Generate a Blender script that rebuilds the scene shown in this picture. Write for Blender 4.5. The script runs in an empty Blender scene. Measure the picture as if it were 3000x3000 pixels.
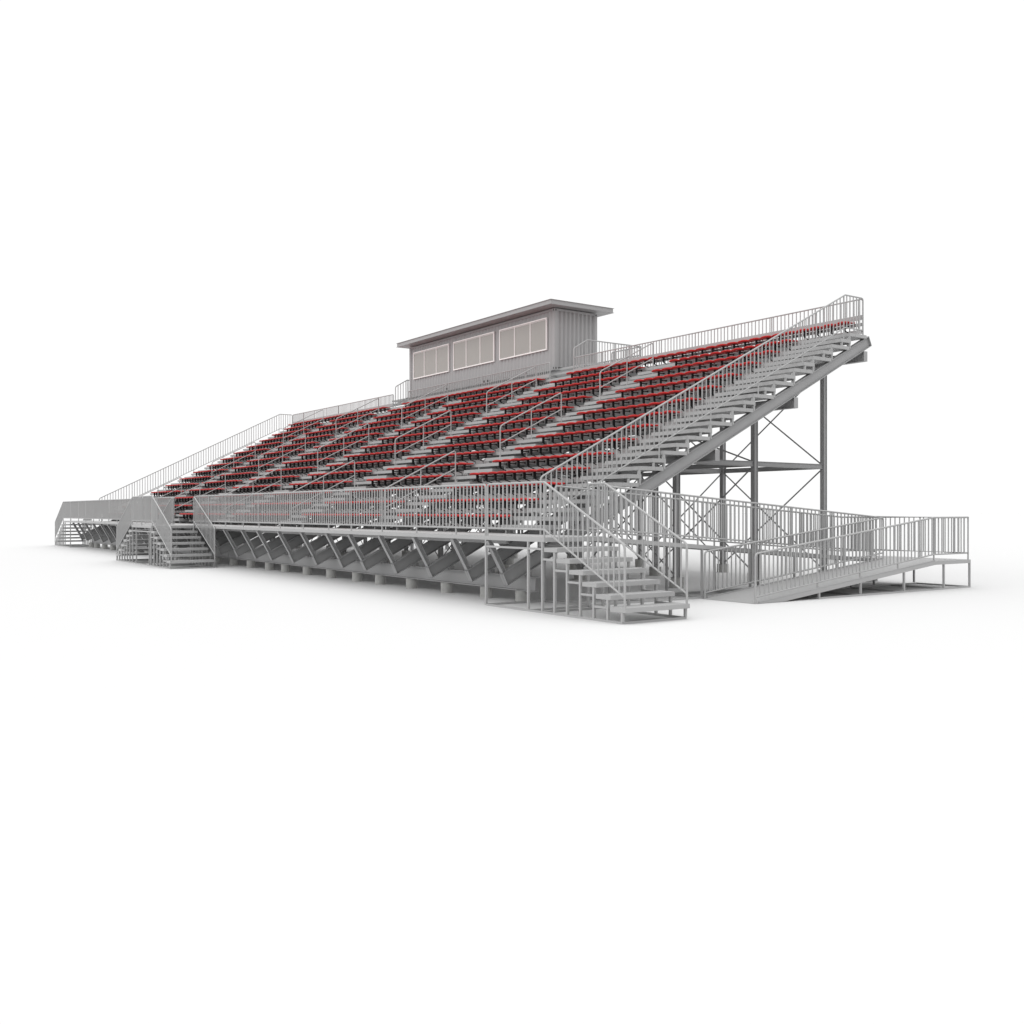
import bpy, math
from mathutils import Vector
import random
random.seed(4)
C = bpy.context.scene.collection

# ------------------------------------------------------------------ helpers
class MB:
    """collects boxes, beams, tubes and prisms, builds them as ONE mesh object"""
    def __init__(s): s.v=[]; s.f=[]; s.sm=[]
    def add(s, vs, fs, smooth=False):
        n=len(s.v); s.v.extend([tuple(v) for v in vs])
        for f in fs: s.f.append(tuple(i+n for i in f)); s.sm.append(smooth)
    def box(s, x0,x1,y0,y1,z0,z1):
        if x0>x1: x0,x1=x1,x0
        if y0>y1: y0,y1=y1,y0
        if z0>z1: z0,z1=z1,z0
        s.add([(x0,y0,z0),(x1,y0,z0),(x1,y1,z0),(x0,y1,z0),(x0,y0,z1),(x1,y0,z1),(x1,y1,z1),(x0,y1,z1)],
              [(0,3,2,1),(4,5,6,7),(0,1,5,4),(1,2,6,5),(2,3,7,6),(3,0,4,7)])
        return s
    def obox(s, p0, p1, w, h, up=(0,0,1), off=0.0, side_off=0.0):
        """box along p0->p1, w across, h along the 'up' side, centred, shifted by off along up"""
        p0=Vector(p0); p1=Vector(p1); d=(p1-p0).normalized(); up=Vector(up)
        sd=d.cross(up).normalized(); u=sd.cross(d).normalized()
        vs=[]
        for p in (p0,p1):
            for a,b in ((-1,-1),(1,-1),(1,1),(-1,1)):
                vs.append(p+sd*(a*w/2+side_off)+u*(b*h/2+off))
        s.add(vs,[(0,1,2,3),(7,6,5,4),(0,4,5,1),(1,5,6,2),(2,6,7,3),(3,7,4,0)])
        return s
    def ibeam(s, p0, p1, depth, width, tf=.018, tw=.012, up=(0,0,1)):
        """I section, p0-p1 is the centre line"""
        s.obox(p0,p1,width,tf,up,depth/2-tf/2)
        s.obox(p0,p1,width,tf,up,-depth/2+tf/2)
        s.obox(p0,p1,tw,depth-2*tf,up)
        return s
    def prism_x(s, poly, x0, x1):
        n=len(poly)
        s.add([(x0,y,z) for y,z in poly]+[(x1,y,z) for y,z in poly],
              [tuple(range(n)),tuple(range(2*n-1,n-1,-1))]+[(i,i+n,(i+1)%n+n,(i+1)%n) for i in range(n)])
        return s
    def tube(s, path, r, n=8, rnd=None, cap=True):
        pts=[Vector(p) for p in path]
        if rnd:                                   # round the listed corners
            out=[]
            for i,p in enumerate(pts):
                R=rnd.get(i,0)
                if R and 0<i<len(pts)-1:
                    a=(pts[i-1]-p).normalized(); b=(pts[i+1]-p).normalized()
                    for t in (0,.2,.4,.6,.8,1):
                        out.append(p+a*R*(1-t)**2+b*R*t**2)
                else: out.append(p)
            pts=out
        rings=[]; prev=None
        for i,p in enumerate(pts):
            if i==0: d=pts[1]-p
            elif i==len(pts)-1: d=p-pts[i-1]
            else: d=(pts[i+1]-p).normalized()+(p-pts[i-1]).normalized()
            d.normalize()
            ref=Vector((0,0,1)) if abs(d.z)<.95 else Vector((0,1,0))
            if prev is None: sd=d.cross(ref).normalized()
            else:
                sd=(prev-d*prev.dot(d)).normalized()
            prev=sd; u=sd.cross(d)
            k=1.0
            if 0<i<len(pts)-1:
                c=(pts[i+1]-p).normalized().dot((p-pts[i-1]).normalized())
                k=1/max(.6,math.sqrt(max(.01,(1+c)/2)))
            rings.append([p+(sd*math.cos(2*math.pi*j/n)+u*math.sin(2*math.pi*j/n))*r*(k if k<1.3 else 1.3) for j in range(n)])
        vs=[v for g in rings for v in g]; fs=[]
        for i in range(len(rings)-1):
            for j in range(n):
                a=i*n+j; b=i*n+(j+1)%n
                fs.append((a,b,b+n,a+n))
        s.add(vs,fs,True)
        if cap:
            m=len(rings)*n
            s.add(rings[0],[tuple(range(n-1,-1,-1))]); s.add(rings[-1],[tuple(range(n))])
        return s
    def cyl(s, x,y,z0,z1,r,n=20):
        return s.tube([(x,y,z0),(x,y,z1)],r,n)
    def build(s, name, mat, parent=None, org=None):
        me=bpy.data.meshes.new(name)
        v=s.v
        if org: v=[(a-org[0],b-org[1],c-org[2]) for a,b,c in v]
        me.from_pydata(v,[],s.f); me.materials.append(mat)
        me.polygons.foreach_set('use_smooth',s.sm); me.update()
        o=bpy.data.objects.new(name,me); C.objects.link(o)
        if org: o.location=org
        if parent is not None: 
            o.parent=parent
        return o

def tag(o,label=None,cat=None,group=None,kind=None):
    if label: o['label']=label
    if cat: o['category']=cat
    if group: o['group']=group
    if kind: o['kind']=kind
    return o
def empty(name, parent=None, loc=None):
    o=bpy.data.objects.new(name,None); C.objects.link(o); o.empty_display_size=.2
    if loc: o.location=loc
    if parent is not None: o.parent=parent
    return o
ORD=['first','second','third','fourth','fifth','sixth','seventh','eighth','ninth','tenth','eleventh','twelfth','thirteenth','fourteenth','fifteenth','sixteenth','seventeenth','eighteenth','nineteenth','twentieth','twenty-first','twenty-second','twenty-third','twenty-fourth','twenty-fifth','twenty-sixth','twenty-seventh','twenty-eighth','twenty-ninth','thirtieth']

# ------------------------------------------------------------------ materials
def mat(name, col, rough=.5, metal=0., noise=0., scale=3., spec=.3, bump=0.):
    m=bpy.data.materials.new(name); m.use_nodes=True
    nt=m.node_tree; b=nt.nodes['Principled BSDF']
    b.inputs['Base Color'].default_value=(*col,1); b.inputs['Roughness'].default_value=rough
    b.inputs['Metallic'].default_value=metal; b.inputs['Specular IOR Level'].default_value=spec
    if noise or bump:
        tc=nt.nodes.new('ShaderNodeTexCoord'); n=nt.nodes.new('ShaderNodeTexNoise')
        n.inputs['Scale'].default_value=scale; n.inputs['Detail'].default_value=5
        nt.links.new(tc.outputs['Object'],n.inputs['Vector'])
    if noise:
        r=nt.nodes.new('ShaderNodeMapRange'); r.inputs['To Min'].default_value=1-noise; r.inputs['To Max'].default_value=1+noise
        x=nt.nodes.new('ShaderNodeMix'); x.data_type='RGBA'; x.blend_type='MULTIPLY'; x.inputs[0].default_value=1
        x.inputs[6].default_value=(*col,1)
        nt.links.new(n.outputs['Fac'],r.inputs['Value']); nt.links.new(r.outputs['Result'],x.inputs[7])
        nt.links.new(x.outputs[2],b.inputs['Base Color'])
    if bump:
        bp=nt.nodes.new('ShaderNodeBump'); bp.inputs['Strength'].default_value=bump; bp.inputs['Distance'].default_value=.01
        nt.links.new(n.outputs['Fac'],bp.inputs['Height']); nt.links.new(bp.outputs['Normal'],b.inputs['Normal'])
    return m
A=.33
M_AL  = mat('brushed_aluminium',(A,A,A),.5,0,.05,1.2)
M_RB  = mat('shade_lifted_aluminium',(.48,.48,.48),.45,0,.05,1.2)  # riser boards: same aluminium, colour lightened to offset the shade under the seats
M_ST  = mat('galvanised_steel',(.285,.285,.287),.5,0,.08,.8)
M_RED = mat('red_plastic',(.36,.012,.012),.42,0,.05,6,.15)
M_BLK = mat('black_plastic',(.012,.012,.013),.5)
M_HOLE= mat('black_hole',(.004,.004,.004),.9)
M_CON = mat('concrete',(.36,.36,.35),.9,0,.25,9,.2,.5)
M_BOX = mat('painted_container_steel',(.315,.311,.313),.45,0,.03,2)
M_FRM = mat('white_window_frame',(.78,.745,.735),.4)
M_GLS = mat('tinted_glass',(.31,.298,.28),.14,0,.06,.35,.5)
M_GND = mat('white_floor',(.58,.58,.58),.95,0,0,1,0)

# ------------------------------------------------------------------ dimensions
DY,DZ=.8336,.4168
def TY(k): return 1.113+DY*k          # front edge of footboard k
def TZ(k): return 1.566+DZ*k          # top of footboard k
XR,XL=-4.42,-48.62                    # ends of the footboards
DECK=1.567
SEC=[-8.97,-15.93,-23.13,-30.12,-37.37,-44.25]     # centres of the seat sections
P=.490; NS=11
AIS=[(-13.26,-11.62),(-20.45,-18.60),(-27.47,-25.80),(-34.69,-32.78),(-41.69,-40.03)]

# ground ----------------------------------------------------------------------
g=MB(); g.add([(-1500,-600,0),(600,-600,0),(600,1600,0),(-1500,1600,0)],[(0,1,2,3)])
tag(g.build('floor',M_GND),'plain white floor spreading away under the grandstand',kind='structure')

# ------------------------------------------------------------------ guard rails
def guard(root, path, foot, posts=(), drop=.965, sp=.155, ends=(1,1), r=.0235, rb=.018, inset=None):
    """path = points along the top rail; foot(x,y)= height its posts stand on; posts = horizontal distances along the path"""
    P3=[Vector(p) for p in path]
    top=[Vector(p) for p in path]; rnd={}
    if ends[0]:
        top=[Vector((top[0].x,top[0].y,foot(top[0].x,top[0].y)))]+top; rnd[1]=.09
    if ends[1]:
        rnd[len(top)-1]=.09; top=top+[Vector((top[-1].x,top[-1].y,foot(top[-1].x,top[-1].y)))]
    MB().tube(top,r,8,rnd).build('top_rail',M_AL,root)
    MB().tube([p-Vector((0,0,drop)) for p in P3],r*.85,8).build('bottom_rail',M_AL,root)
    # horizontal parametrisation
    L=[0]
    for a,b in zip(P3,P3[1:]): L.append(L[-1]+math.hypot(b.x-a.x,b.y-a.y))
    def at(t):
        for i in range(len(P3)-1):
            if t<=L[i+1]+1e-6:
                k=(t-L[i])/(L[i+1]-L[i]); return P3[i].lerp(P3[i+1],k)
        return P3[-1]
    cuts=[0]+[p for p in posts if 0<p<L[-1]]+[L[-1]]
    for p in cuts[1:-1]:
        q=at(p); MB().tube([(q.x,q.y,foot(q.x,q.y)),(q.x,q.y,q.z-.01)],r*.9,8,cap=False).build('post',M_AL,root)
    n=max(1,round(L[-1]/sp)); ts=[L[-1]*i/n for i in range(1,n)]
    for a,b in zip(cuts,cuts[1:]):
        m=MB(); c=0
        for t in ts:
            if a+.05<t<b-.05:
                q=at(t); m.tube([(q.x,q.y,q.z-drop),(q.x,q.y,q.z)],rb,6,cap=False); c+=1
        if c: m.build('baluster_panel',M_AL,root)

# ------------------------------------------------------------------ grandstand
gs=empty('grandstand'); tag(gs,'long sloping aluminium and steel grandstand frame with stepped footboards','grandstand')
# rakers
RX=[-4.56,-6.05,-7.92,-9.78,-11.63,-13.14,-15.0,-16.86,-18.74,-20.26,-22.12,-24.0,-25.86,-27.37,-29.23,-31.1,-32.97,-34.48,-36.34,-38.2,-39.93,-41.5,-43.33,-45.27,-47.12,-48.5]
s5=math.sqrt(1.25); dp=Vector((0,1,.5))/s5; up=Vector((0,-.5,1))/s5
for x in RX:
    c0=Vector((x,.45,.565)); L=(13.86-.45)*s5
    m=MB().ibeam(c0,c0+dp*L,.315,.15,.018,.02,up)
    m.obox(c0+up*(-.1575)+dp*.006,c0+up*.1575+dp*.006,.155,.012,(0,1,0))
    m.obox(c0+up*(-.1575)+dp*(L-.006),c0+up*.1575+dp*(L-.006),.155,.012,(0,1,0))
    m.build('raker_beam',M_ST,gs)
    # strut from the lower end of the raker up to the front deck
    a=c0+up*.16+dp*.07; b=Vector((x,.03,1.462)); 
    MB().ibeam(a,b,.11,.12,.012,.012,(0,1,.5)).build('deck_strut',M_ST,gs)
    MB().box(x-.05,x+.05,1.08,1.18,.615,.715).build('bearing_post',M_ST,gs)
# grade beam on piers
m=MB()
for xa,xb in ((-4.3,-24.9),(-24.95,-48.9)): m.ibeam((xa,1.15,.445),(xb,1.15,.445),.345,.22,.02,.02)
m.build('grade_beam',M_ST,gs)
# purlins, columns, horizontals, braces
CY=[7.216,10.384,13.57]; CX=[-5.97-4.23*i for i in range(11)]
for y in CY:
    zt=.158+.5*y-.02
    MB().ibeam((-4.45,y,zt-.15),(-49.2,y,zt-.15),.30,.165,.016,.014).box(-4.452,-4.442,y-.084,y+.084,zt-.302,zt+.002).build('cross_girder',M_ST,gs)
for y in CY:
    zt=.158+.5*y-.02
    for x in CX:
        c=MB().ibeam((x,y,.29),(x,y,zt-.3),.15,.15,.014,.1,(0,1,0)).build('support_column',M_ST,gs)
        MB().box(x-.14,x+.14,y-.14,y+.14,.27,.292).build('base_plate',M_ST,c)
MID=3.44
for x in CX:
    MB().ibeam((x,CY[0]-.9,MID+.075),(x,CY[1]-.08,MID+.075),.15,.1,.012,.03).build('tie_beam',M_ST,gs)
    MB().ibeam((x,CY[1]+.08,MID+.075),(x,CY[2]-.08,MID+.075),.15,.1,.012,.03).build('tie_beam',M_ST,gs)
for y in CY[1:]:
    for a,b in zip(CX,CX[1:]):
        MB().ibeam((a-.08,y,MID+.075),(b+.08,y,MID+.075),.148,.1,.012,.03).build('tie_beam',M_ST,gs)
def xbrace(a,b,y,z0,z1,w=.045):
    m=MB()
    m.obox((a-.07,y-.02,z0),(b+.07,y-.02,z1),w,.012,(0,1,0)); m.obox((a-.07,y+.02,z1),(b+.07,y+.02,z0),w,.012,(0,1,0))
    m.build('cross_brace',M_ST,gs)
for i,(a,b) in enumerate(zip(CX,CX[1:])):
    xbrace(a,b,CY[2],.35,MID); xbrace(a,b,CY[2],MID+.15,6.55)
    xbrace(a,b,CY[1],.35,MID); xbrace(a,b,CY[1],MID+.15,4.95)
    xbrace(a,b,CY[0],.35,3.4)
# front deck
d=MB(); d.box(-4.652,-49.15,0,1.1,DECK-.095,DECK); d.build('front_deck',M_AL,gs)
MB().box(-4.7,-49.1,.62,.7,DECK-.2,DECK-.098).build('deck_joist',M_AL,gs)
# footboards, riser boards
for k in range(0,15):
    m=MB()
    for j in range(3):                    # three planks side by side
        y0=TY(k)+j*.268; m.box(XR,XL,y0,y0+.264,TZ(k)-.098,TZ(k))
    m.build('footboard',M_AL,gs)
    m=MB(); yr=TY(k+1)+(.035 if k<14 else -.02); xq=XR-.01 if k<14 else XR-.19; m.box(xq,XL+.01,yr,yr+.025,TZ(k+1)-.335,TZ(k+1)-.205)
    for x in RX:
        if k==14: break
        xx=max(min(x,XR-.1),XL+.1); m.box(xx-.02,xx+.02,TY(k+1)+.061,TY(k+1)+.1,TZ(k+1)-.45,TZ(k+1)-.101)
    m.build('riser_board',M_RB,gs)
MB().box(XR-.19,XL+.1,13.597,13.622,7.712,7.812).build('riser_board',M_AL,gs)
# aisle half steps
def halfstep(k,x0,x1,posts=True):
    y=TY(k+.5); z=TZ(k+.5); m=MB()
    m.box(x0,x1,y,y+.44,z-.1,z)
    for px in ((x0+.12,x1-.12) if posts else (x0+.12,)):
        m.box(px-.025,px+.025,y+.06,y+.11,TZ(k)+.0,z-.1); 
        m.box(px-.025,px+.025,y+.37,y+.42,TZ(k)-.02,z-.1)
    m.build('aisle_step',M_AL,gs)
for k in range(14):
    for (a,b) in AIS: halfstep(k,a,b)
for k in range(14):
    y=TY(k+.5); z=TZ(k+.5); m=MB(); m.box(-6.25,XR,y,y+.46,z-.1,z)
    for px in (-6.1,XR-.03):
        m.box(px-.025,px+.025,y+.04,y+.09,TZ(k)+.0,z-.1); m.box(px-.025,px+.025,y+.405,y+.455,TZ(k)-.05,z-.1)
        m.box(px-.024,px+.024,y+.41,y+.454,z,TZ(k+1)-.1)
    m.build('end_aisle_step',M_AL,gs)
for k in range(14):
    y=TY(k+.5); z=TZ(k+.5); m=MB(); m.box(XL,-46.7,y,y+.44,z-.1,z); m.box(XL+.2,XL+.25,y+.06,y+.11,TZ(k),z-.1); m.build('end_aisle_step',M_AL,gs)

# round concrete piers / footings
for i,x in enumerate(RX):
    xx=x-.23
    tag(MB().cyl(xx,1.12,0,.272,.155).build('concrete_pier',M_CON), ORD[i]+' round concrete pier from the near right end under the front beam','concrete pier','round piers under the front beam')
for j,y in enumerate(CY):
    for i,x in enumerate(CX):
        tag(MB().cyl(x,y,0,.27,.2).build('concrete_footing',M_CON),'round concrete footing under the '+['front','middle','rear'][j]+' column of the '+ORD[i]+' column line from the right','concrete footing','footings under the steel columns')

# ------------------------------------------------------------------ seats
def seat_mesh():
    W=P/2-.001; U=[-1,-.93,-.8,-.5,0,.5,.8,.93,1]
    prof=[(.395,0),(.30,-.006),(.18,-.008),(.07,.004),(.02,.002),(.0,-.020),(.004,-.044),(.03,-.060),(.16,-.062),(.30,-.056),(.395,-.046),(.402,-.02)]
    vs=[];fs=[];n=len(prof)
    for u in U:
        e=abs(u)**6; dz=-.026*abs(u)**2.2+.006; dyf=.055*e
        for y,z in prof:
            k=(.4-y)/.4
            zz=-.028+(z+.028)*(1-.45*e)
            yy=y+dyf*max(0,k) - .03*e*(1-max(0,k))
            vs.append((u*W,yy,zz+dz*(.4+.6*max(0,k))))
    for i in range(len(U)-1):
        for j in range(n):
            a=i*n+j;b=i*n+(j+1)%n; fs.append((a,a+n,b+n,b))
    fs.append(tuple(range(n))); fs.append(tuple(reversed(range((len(U)-1)*n,len(U)*n))))
    me=bpy.data.meshes.new('seat'); me.from_pydata(vs,[],fs); me.materials.append(M_RED)
    me.polygons.foreach_set('use_smooth',[True]*(len(fs)-2)+[False]*2); me.update(); return me
def bracket_mesh():
    m=MB(); t=.0085
    m.prism_x([(.13,-.045),(.215,-.045),(.215,-.285),(.13,-.215)],-t*1.7,t*1.7)
    m.prism_x([(.20,-.24),(.212,-.268),(.395,-.332),(.395,-.304)],-t*1.3,t*1.3)
    m.box(-t,t,.385,.399,-.40,-.32)
    m.box(-.02,.02,.06,.36,-.062,-.05)                 # arm under the seat
    m.box(-t*1.3,t*1.3,.21,.415,-.134,-.100); m.box(-.02,.02,.412,.43,-.15,-.083)
    me=bpy.data.meshes.new('bracket'); me.from_pydata(m.v,[],m.f); me.materials.append(M_BLK); me.update(); return me
SM,BMh=seat_mesh(),bracket_mesh()
def seat_row(k, xc, n, label, pitch=P):
    y=1.516+DY*k; z=2.030+DZ*k
    r=empty('seat_row',None,(xc,y,z)); tag(r,label,'seat row','rows of red seats on the grandstand')
    for i in range(n):
        dx=(i-(n-1)/2)*pitch
        o=bpy.data.objects.new('seat',SM); C.objects.link(o); o.parent=r; o.location=(dx,0,0)
        if pitch!=P: o.scale=(pitch/P,1,1)
        b=bpy.data.objects.new('bracket',BMh); C.objects.link(b); b.parent=o
for k in range(14):
    for j,xc in enumerate(SEC):
        seat_row(k,xc,NS,'%s row of red seats from the bottom in the %s section from the right'%(ORD[k],ORD[j]))
seat_row(14,(-18.62-4.79)/2,28,'long top row of red seats between the right end and the press box',.4935)
seat_row(14,(-32.8-20.45)/2,25,'top row of red seats directly in front of the press box',.4935)
seat_row(14,(-48.3-34.66)/2,28,'long top row of red seats left of the press box',.486)

# ------------------------------------------------------------------ aisle handrails
for j,(a,b) in enumerate(AIS):
    x=(a+b)/2
    for i in range(3):
        y0=1.555+5*DY*i; z0=2.775+5*DZ*i; L=2.48
        t=empty('aisle_handrail',None,(x,y0,TZ(5*i+.5)))
        tag(t,'two-bar aisle handrail, %s of three in the %s aisle from the right'%(['lowest','middle','highest'][i],ORD[j]),'handrail','handrails in the aisles')
        org=(x,y0,TZ(5*i+.5))
        sl=.5
        MB().tube([(x,y0,TZ(5*i+.5)),(x,y0,z0),(x,y0+L-.03,z0+sl*(L-.03)),(x,y0+L,z0+sl*L-.08),(x,y0+L,TZ(5*i+3))],.021,8,{1:.12,2:.04}).build('top_rail',M_AL,t,None)
        MB().tube([(x,y0,z0-.565),(x,y0+L,z0-.565+sl*L)],.018,8).build('middle_rail',M_AL,t)
        MB().tube([(x,y0+L/2,TZ(5*i+2)),(x,y0+L/2,z0+sl*L/2-.01)],.019,8,cap=False).build('post',M_AL,t)
        for c in t.children: c.location=(-org[0],-org[1],-org[2])

# ------------------------------------------------------------------ end, back, front guard rails
def footz(x,y):
    k=math.floor((y-1.113)/DY*2)/2
    if k<0: return DECK
    return TZ(min(k,14))
ye=[3.3,5.17,7.02,8.88,10.74,12.62]
for x,name in ((-4.57,'right'),(-48.54,'left')):
    r=empty('end_guardrail'); tag(r,'tall sloping guardrail with thin balusters up the %s end of the grandstand'%name,'guardrail','guardrails at the ends of the grandstand')
    pth=[(x,1.495,2.90),(x,12.757,8.541),(x,13.612,8.541)]
    guard(r,pth,footz,[y-1.42 for y in ye],ends=(1,1),drop=.965)
bz=8.541
for x0,x1,lab in ((-4.6,-18.60,'guardrail along the top of the grandstand right of the press box'),(-20.26,-32.76,'low guardrail along the top row in front of the press box'),(-34.46,-48.5,'guardrail along the top of the grandstand left of the press box')):
    r=empty('back_guardrail'); tag(r,lab,'guardrail','guardrails along the top')
    n=round(abs(x1-x0)/1.86)
    guard(r,[(x0,13.65,bz),(x1,13.65,bz)],lambda x,y:7.28,[abs(x1-x0)*i/n for i in range(1,n)],drop=.965,ends=(1,1))
    MB().box(x0+.0,x1-.0,13.6,13.625,7.90,8.048).build('toe_board',M_AL,r)
def postsX(x0,x1): return [abs(p-x0) for p in RX if min(x0,x1)+.2<p+.12<max(x0,x1)-.2]
fd=lambda x,y:DECK
r=empty('front_guardrail'); tag(r,'long guardrail along the front deck between the near stairs and the middle stairs','guardrail','guardrails along the front deck')
guard(r,[(-4.665,.03,2.712),(-25.55,.03,2.712)],fd,[abs(p+.12+4.665-.0) for p in RX[1:12]],drop=.98)
r=empty('front_guardrail'); tag(r,'guardrail along the front deck left of the middle stairs','guardrail','guardrails along the front deck')
guard(r,[(-28.44,.03,2.712),(-49.1,.03,2.712)],fd,[abs(p+.12+28.44) for p in RX[14:25]],drop=.98)

# ------------------------------------------------------------------ stairs
SZ=[.305,.515,.727,.94,1.15,1.36]
def flight(root,xt,s,y0,y1,run,frame_y):
    """xt = edge of the deck, s = direction (+1 towards +x) the flight descends"""
    xe=xt+s*(run*6+.02)
    for i,z in enumerate(SZ):
        a=xe-s*run*i; b=a-s*(run+.02)
        m=MB(); m.box(a,b,y0-.0,y1+.0,z-.088,z); m.build('tread',M_AL,root)
    for yy in frame_y:
        h=.025
        for i in range(7):
            x=xe-s*(.1+run*i); zt=(SZ[i] if i<6 else DECK)-.09
            MB().box(x-h,x+h,yy-h,yy+h,.044,zt).build('frame_post',M_AL,root)
        m=MB()
        for i in range(6):
            xa=xe-s*(.1+run*(i+1)); xb=xe-s*(.1+run*(i+2))
            if i==5: continue
            MB().box(xa,xb,yy-.019,yy+.019,SZ[i]-.055,SZ[i]-.012).build('frame_bar',M_AL,root)
    return xe
def platform_frame(root,xa,xb,xbase,frame_y,posts):
    for yy in frame_y:
        for x in posts: MB().box(x-.024,x+.024,yy-.024,yy+.024,.044,DECK-.096).build('frame_post',M_AL,root)
        MB().box(xa,xb,yy-.018,yy+.018,SZ[5]-.055,SZ[5]-.012).build('frame_bar',M_AL,root)
def base(root,x0,x1,y0,y1,cross):
    m=MB(); h=.022
    for y in (y0+h,y1-h): m.box(x0,x1,y-h,y+h,.001,.044)
    for x in cross: m.box(x-h,x+h,y0+2*h+.001,y1-2*h-.001,.001,.043)
    m.build('base_frame',M_AL,root)
def tfoot(xt,s,run):
    xe=xt+s*(run*6+.02)
    def f(x,y):
        i=int(math.floor((xe-x)*s/run))
        return DECK if i>=6 else SZ[max(0,i)]
    return f
# near stairs
W=1.673
st=empty('access_stair'); tag(st,'near right metal stairs down from the end of the front deck, seen closest','stairs','stairs up to the front deck')
MB().box(-4.650,-2.436,0,W,DECK-.095,DECK).build('landing',M_AL,st)
flight(st,-2.436,1,0,W,.415,(.024,W-.024))
platform_frame(st,-4.65,-2.55,0,(.024,W-.024),(-3.016,-4.632))
base(st,-4.656,-.018,0,W,(-.04,-2.53,-3.0,-4.634))
f=tfoot(-2.436,1,.415)
gd=empty('guardrail',st); guard(gd,[(-4.59,.03,2.712),(-2.47,.03,2.712),(.028,.03,1.475)],f,[2.12],drop=.98)
gd=empty('guardrail',st); guard(gd,[(-3.0,W-.03,2.712),(-2.44,W-.03,2.712),(.02,W-.03,1.475)],f,[.56],drop=.98)
# middle stairs
st=empty('access_stair'); tag(st,'middle stairs in front of the deck, with flights down to both sides of a platform','stairs','stairs up to the front deck')
ya,yb=-1.68,-.012
MB().box(-28.45,-25.54,ya,-.004,DECK-.095,DECK).build('landing',M_AL,st)
flight(st,-25.54,1,ya,yb,.42,(ya+.024,yb-.024)); flight(st,-28.45,-1,ya,yb,.43,(ya+.024,yb-.024))
platform_frame(st,-28.35,-25.65,0,(ya+.024,yb-.024),(-25.85,-27.78))
base(st,-31.05,-23.0,ya,yb,(-31.0,-28.5,-25.85,-27.78,-25.35,-23.05))
f1=tfoot(-25.54,1,.42); f2=tfoot(-28.45,-1,.43)
f=lambda x,y: f1(x,y) if x>-25.54 else (f2(x,y) if x<-28.45 else DECK)
gd=empty('guardrail',st); guard(gd,[(-31.0,ya+.03,1.475),(-28.42,ya+.03,2.712),(-25.5,ya+.03,2.712),(-22.98,ya+.03,1.475)],f,[2.58,2.58+1.4,2.58+2.92],drop=.98)
gd=empty('guardrail',st); guard(gd,[(-25.5,yb-.03,2.712),(-22.98,yb-.03,1.475)],f,drop=.98)
gd=empty('guardrail',st); guard(gd,[(-28.42,yb-.03,2.712),(-31.0,yb-.03,1.475)],f,drop=.98)
# far stairs
st=empty('access_stair'); tag(st,'far left stairs down from the distant end of the front deck','stairs','stairs up to the front deck')
MB().box(-49.152,-51.30,0,W,DECK-.095,DECK).build('landing',M_AL,st)
flight(st,-51.30,-1,0,W,.415,(.024,W-.024))
platform_frame(st,-51.2,-49.17,0,(.024,W-.024),(-50.72,-49.18))
base(st,-49.156,-53.78,0,W,(-49.18,-50.7,-51.25,-53.7))
f=tfoot(-51.30,-1,.415)
gd=empty('guardrail',st); guard(gd,[(-49.16,.03,2.712),(-51.30,.03,2.712),(-53.78,.03,1.475)],f,[2.14],drop=.98)
gd=empty('guardrail',st); guard(gd,[(-50.7,W-.03,2.712),(-51.30,W-.03,2.712),(-53.78,W-.03,1.475)],f,[.6],drop=.98)

# ------------------------------------------------------------------ ramp
rp=empty('access_ramp'); tag(rp,'switchback access ramp with railings beside the right end of the grandstand','ramp')
Y1=12.3; ZL=.775
m=MB(); x0,x1=-4.38,-3.10
m.prism_x([(W+.004,DECK),(Y1,ZL),(Y1,ZL-.098),(W+.004,DECK-.098)],x0,x1); m.build('upper_ramp',M_AL,rp)
MB().box(-4.38,-1.37,Y1+.003,14.0,ZL-.098,ZL).build('landing',M_AL,rp)
m=MB(); m.prism_x([(5.2,.006),(Y1,ZL),(Y1,ZL-.098),(6.15,.006)],-3.04,-1.37); m.build('lower_ramp',M_AL,rp)
# raised edge kerbs of the lower ramp
for x in (-1.40,-3.01):
    m=MB(); m.prism_x([(5.35,.024),(Y1,ZL+.004),(Y1,ZL+.03),(5.35,.05)],x-.02,x+.02); m.build('edge_kerb',M_AL,rp)
zr=lambda y: DECK+(ZL-DECK)*(y-W)/(Y1-W)
z2=lambda y: ZL*(y-5.2)/(Y1-5.2)
h=.024
for y in (3.4,5.29,7.0,8.7,10.45,12.1):
    for x in (x0+.03,x1-.03): MB().box(x-h,x+h,y-h,y+h,.044,zr(y)-.1).build('leg',M_AL,rp)
for y in (7.47,9.08,10.91):
    for x in (-1.395,-3.012): 
        if x<-3 and y>12.3: continue
        MB().box(x-h,x+h,y-h,y+h,.044,min(z2(y),ZL)-.1).build('leg',M_AL,rp)
for x,y in ((-1.395,12.72),(-1.395,13.975),(-3.1,13.975),(-4.355,13.975)): MB().box(x-h,x+h,y-h,y+h,.044,ZL-.099).build('leg',M_AL,rp)
m=MB(); h=.021
for x,ya_,yb_ in ((x0+.03,W+.1,14.0),(x1-.03,W+.1,12.0),(-1.395,7.45,14.0),(-3.012,7.45,14.0)): m.box(x-h,x+h,ya_,yb_,.001,.043)
for y in (1.85,3.4,5.29,7.0,8.7,10.45): m.box(x0+.052,x1-.052,y-h,y+h,.001,.042)
for y in (7.47,9.08,10.91,12.72,13.97): m.box(-2.99,-1.417,y-h,y+h,.001,.042)
m.build('base_frame',M_AL,rp)
gd=empty('guardrail',rp); gz=lambda x,y: zr(y) if y<Y1 else ZL
guard(gd,[(-3.13,1.75,2.712),(-3.13,12.2,1.955)],gz,[1.7*i for i in range(1,7)],drop=.975)
gd=empty('guardrail',rp)
gf=lambda x,y: ZL if y>=Y1 else (zr(y) if x<-4 else z2(y))
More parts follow.
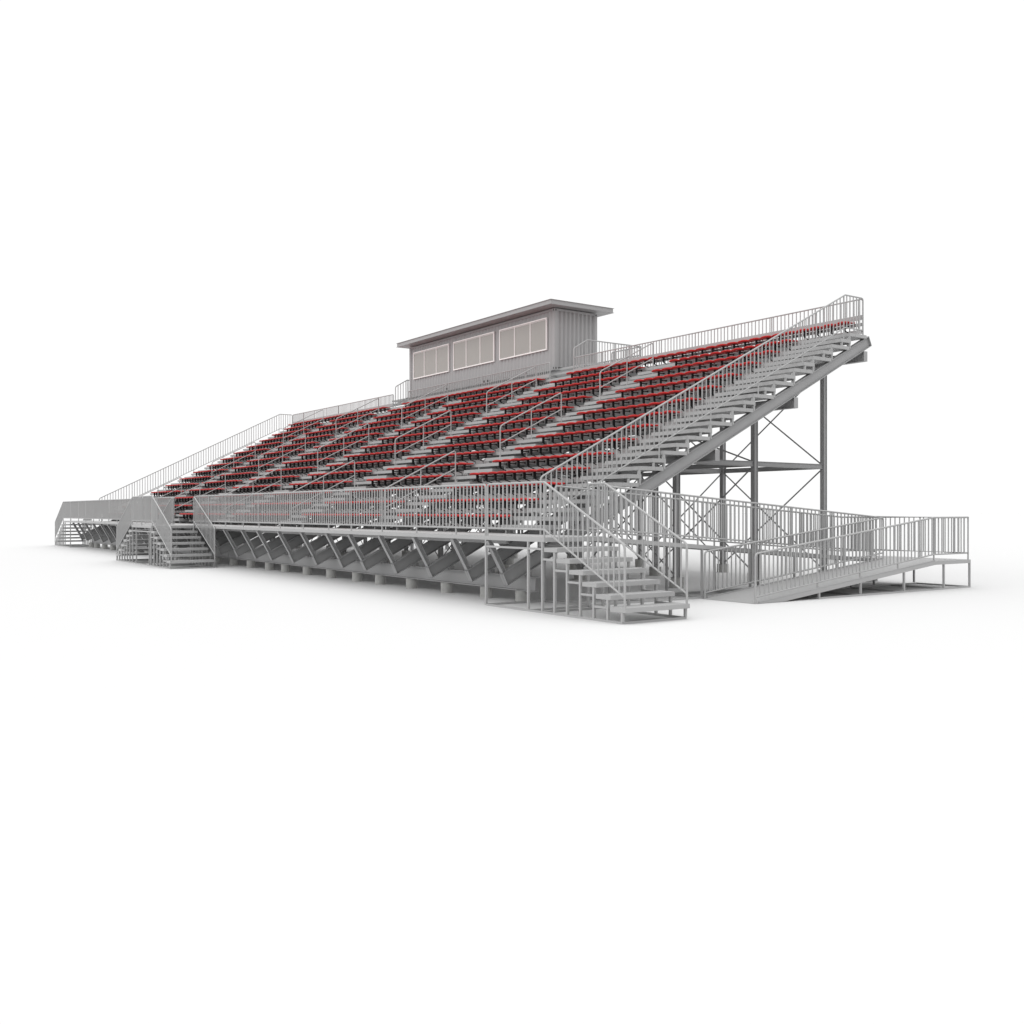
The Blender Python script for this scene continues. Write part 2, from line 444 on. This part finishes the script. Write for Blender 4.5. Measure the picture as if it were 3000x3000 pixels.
d1=12.3-1.75; d2=d1+1.65; d3=d2+2.93; d4=d3+1.65
guard(gd,[(-4.35,1.75,2.70),(-4.35,12.3,1.945),(-4.35,13.95,1.945),(-1.42,13.95,1.945),(-1.42,12.3,1.945),(-1.42,5.25,1.14)],gf,
      [1.75*i for i in range(1,6)]+[d1,d2,d2+1.46,d3,d4,d4+1.62,d4+3.2,d4+4.85],drop=.99)
gd=empty('guardrail',rp); guard(gd,[(-3.01,5.27,1.135),(-3.01,12.36,1.935)],lambda x,y:min(z2(y),ZL),[1.77*i for i in range(1,4)],drop=.99)

# ------------------------------------------------------------------ press box
pb=empty('press_box'); tag(pb,'grey corrugated press box with three wide windows and a flat overhanging roof','press box')
bx0,bx1,by0,by1,bz0,bz1=-33.667,-20.65,14.2,16.62,8.32,11.03
# frame: corner posts and rails
for x in (bx0,bx1):
    for y in (by0,by1):
        sx=1 if x==bx0 else -1; sy=1 if y==by0 else -1
        MB().box(x,x+sx*.16,y,y+sy*.16,bz0,bz1).build('corner_post',M_BOX,pb)
m=MB()
for z0,z1 in ((bz0+.0,bz0+.16),(bz1-.1,bz1-.002)):
    m.box(bx0+.161,bx1-.161,by0+.012,by0+.1,z0,z1); m.box(bx0+.161,bx1-.161,by1-.1,by1-.012,z0,z1)
    m.box(bx0+.012,bx0+.1,by0+.161,by1-.161,z0,z1); m.box(bx1-.1,bx1-.012,by0+.161,by1-.161,z0,z1)
m.build('perimeter_rail',M_BOX,pb)
def corr(a,b,out0,out1,z0,z1,axis,pitch=.278):
    """trapezoid corrugation between a and b; out0 = outer plane, out1 = inner plane"""
    pts=[]; n=round(abs(b-a)/pitch); p=(b-a)/n
    for i in range(n):
        s=a+p*i
        pts+= [(s,out0),(s+p*.26,out0),(s+p*.5,out1),(s+p*.76,out1)]
    pts.append((b,out0))
    vs=[];fs=[]
    for u,v in pts:
        for z in (z0,z1): vs.append((u,v,z) if axis=='x' else (v,u,z))
    for i in range(len(pts)-1): fs.append((2*i,2*i+2,2*i+3,2*i+1))
    m=MB(); m.add(vs,fs); return m
zc0,zc1=bz0+.161,bz1-.101
m=corr(bx0+.161,bx1-.161,by0+.03,by0+.066,zc0,zc1,'x'); m.build('front_wall',M_BOX,pb)
m=corr(by0+.161,by1-.161,bx1-.015,bx1-.085,zc0,zc1,'y',.236); m.build('side_wall',M_BOX,pb)
m=corr(by0+.161,by1-.161,bx0+.02,bx0+.07,zc0,zc1,'y',.236); m.build('side_wall',M_BOX,pb)
m=corr(bx0+.161,bx1-.161,by1-.03,by1-.066,zc0,zc1,'x'); m.build('rear_wall',M_BOX,pb)
MB().box(bx0+.1,bx1-.1,by0+.1,by1-.1,bz0+.02,bz0+.1).build('box_floor',M_BOX,pb)
# holes in corner castings and fork pockets
m=MB()
for z in (bz0+.09,bz1-.07):
    m.box(bx1-.001,bx1+.003,by0+.05,by0+.095,z-.045,z+.045); m.box(bx1-.1,bx1-.06,by0-.003,by0+.001,z-.045,z+.045)
    m.box(bx1-.001,bx1+.003,by1-.095,by1-.05,z-.045,z+.045)
m.box(bx1-.013,bx1-.009,by0+.2,by0+.46,bz0+.04,bz0+.13)
for x in (-22.9,-26.0,-26.35,-29.8): m.box(x,x+.17,by0+.008,by0+.013,bz0+.04,bz0+.14)
m.build('casting_hole',M_HOLE,pb)
# windows
for xs in ((-33.20,-32.014,-30.764,-29.528),(-29.08,-27.855,-26.59,-25.377),(-24.928,-23.678,-22.444,-21.206)):
    w=empty('window',pb); z0,z1=9.262,10.703; a,b=xs[0],xs[3]; y=by0
    m=MB(); t=.055
    m.box(a,b,y-.03,y+.03,z1-t,z1); m.box(a,b,y-.03,y+.03,z0,z0+t)
    m.box(a,a+t,y-.03,y+.03,z0+t+.0005,z1-t-.0005); m.box(b-t,b,y-.03,y+.03,z0+t+.0005,z1-t-.0005)
    for x in xs[1:3]: m.box(x-.022,x+.022,y-.026,y+.03,z0+t+.0005,z1-t-.0005)
    m.box(a+t+.001,b-t-.001,y-.012,y+.01,z1-t-.035,z1-t-.02)
    m.build('frame',M_FRM,w)
    for x0_,x1_ in zip(xs,xs[1:]): MB().box(x0_+.024,x1_-.024,y-.004,y+.012,z0+.05,z1-.05).build('pane',M_GLS,w)
# roof with channel fascia
rx0,rx1,ry0,ry1,rz0,rz1=-34.11,-20.17,13.62,17.22,11.07,11.28
rf=MB(); rf.box(rx0+.04,rx1-.04,ry0+.04,ry1-.04,rz0+.014,rz1-.012).build('roof',M_BOX,pb)
m=MB(); m.box(rx0,rx1,ry0,ry1,rz1-.012,rz1); m.box(rx0,rx1,ry0,ry1,rz0,rz0+.013)
ro=[c for c in pb.children if c.name.startswith('roof')][0]
m.build('roof_flange',M_BOX,ro)
MB().box(bx0+.2,bx1-.2,by0+.15,by1-.15,bz1,rz0-.001).build('roof_packer',M_BOX,pb)
# support beams and posts
m=MB()
for y in (by0+.1,by1-.1): m.ibeam((bx0-.3,y,8.18),(bx1+.3,y,8.18),.27,.16,.016,.014)
m.build('support_beam',M_ST,pb)
for x in (-33.55,-29.2,-24.9,-20.75):
    MB().box(x-.07,x+.07,by1-.17,by1-.03,.0,8.04).build('support_post',M_ST,pb)
    MB().box(x-.07,x+.07,by0+.03,by0+.17,.0,8.04).build('support_post',M_ST,pb)
# side platforms with their railings
for s,xa,xb,xr,lab in ((1,-20.6,-18.5,-18.58,'small railed entrance platform beside the right side of the press box'),(-1,-35.75,-33.72,-34.05,'small railed landing at the left side of the press box')):
    pl=empty('side_platform'); tag(pl,lab,'platform','railed platforms beside the press box')
    MB().box(xa,xb,14.25,17.45,8.27,8.35).build('platform_deck',M_AL,pl)
    MB().box(xa,xb,13.87,14.24,8.0,8.08).build('step',M_AL,pl)
    m=MB(); m.box(xa+.05,xa+.12,17.3,17.37,0,8.27); m.box(xb-.12,xb-.05,17.3,17.37,0,8.27); m.build('leg',M_ST,pl)
    gd=empty('guardrail',pl)
    pf=lambda x,y: 8.35 if y>14.24 else (8.08 if y>13.86 else 7.82)
    if s>0: guard(gd,[(xr,13.62,8.93),(xr,14.36,9.35),(xr,17.38,9.35),(xr-1.95,17.38,9.35)],pf,[.74,2.25,3.76],drop=.97)
    else:   guard(gd,[(xr,13.55,8.91),(xr,14.27,9.33),(xr,15.3,9.33)],pf,[.72],drop=.97)
    if s>0:
        MB().box(-22.5,-18.62,16.66,17.46,7.82,7.9).build('lower_deck',M_AL,pl)
        gd=empty('guardrail',pl); guard(gd,[(-18.66,17.43,9.0),(-22.5,17.43,9.0)],lambda x,y:7.9,[1.9],drop=.97)

# ------------------------------------------------------------------ camera
cd=bpy.data.cameras.new('camera'); cam=bpy.data.objects.new('camera',cd); C.objects.link(cam)
cd.sensor_width=36; cd.lens=35; cd.clip_end=5000; cd.clip_start=.1
cam.location=(13.9993,-12.2932,2.0939)
c,s=math.cos(.6100),math.sin(.6100)
cam.rotation_euler=(math.pi/2,0,math.atan2(c,s))
bpy.context.scene.camera=cam

# ------------------------------------------------------------------ light
sc=bpy.context.scene
w=bpy.data.worlds.new('World'); sc.world=w; w.use_nodes=True; nt=w.node_tree
bg=nt.nodes['Background']
tc=nt.nodes.new('ShaderNodeTexCoord'); sp=nt.nodes.new('ShaderNodeSeparateXYZ'); nt.links.new(tc.outputs['Generated'],sp.inputs[0])
mr=nt.nodes.new('ShaderNodeMapRange'); mr.interpolation_type='SMOOTHSTEP'
mr.inputs['From Min'].default_value=.35; mr.inputs['From Max'].default_value=.95; mr.inputs['To Min'].default_value=1.02; mr.inputs['To Max'].default_value=2.1
nt.links.new(sp.outputs['Z'],mr.inputs['Value']); nt.links.new(mr.outputs['Result'],bg.inputs['Strength'])
bg.inputs['Color'].default_value=(1,1,1,1)
def area(name,loc,target,size,power):
    l=bpy.data.lights.new(name,'SUN'); l.energy=power; l.angle=math.radians(size)
    o=bpy.data.objects.new(name,l); C.objects.link(o); o.location=loc
    d=(Vector(target)-Vector(loc)).normalized(); o.rotation_euler=d.to_track_quat('-Z','Y').to_euler()
area('key_softbox',(-16,-34,24),(-20,5,2),60,.75)
sc.view_settings.view_transform='Standard'; sc.view_settings.look='None'; sc.view_settings.gamma=1; sc.view_settings.use_curve_mapping=False
sc.view_settings.exposure=0
sc.cycles.use_denoising=True
sc.cycles.max_bounces=6; sc.cycles.diffuse_bounces=4
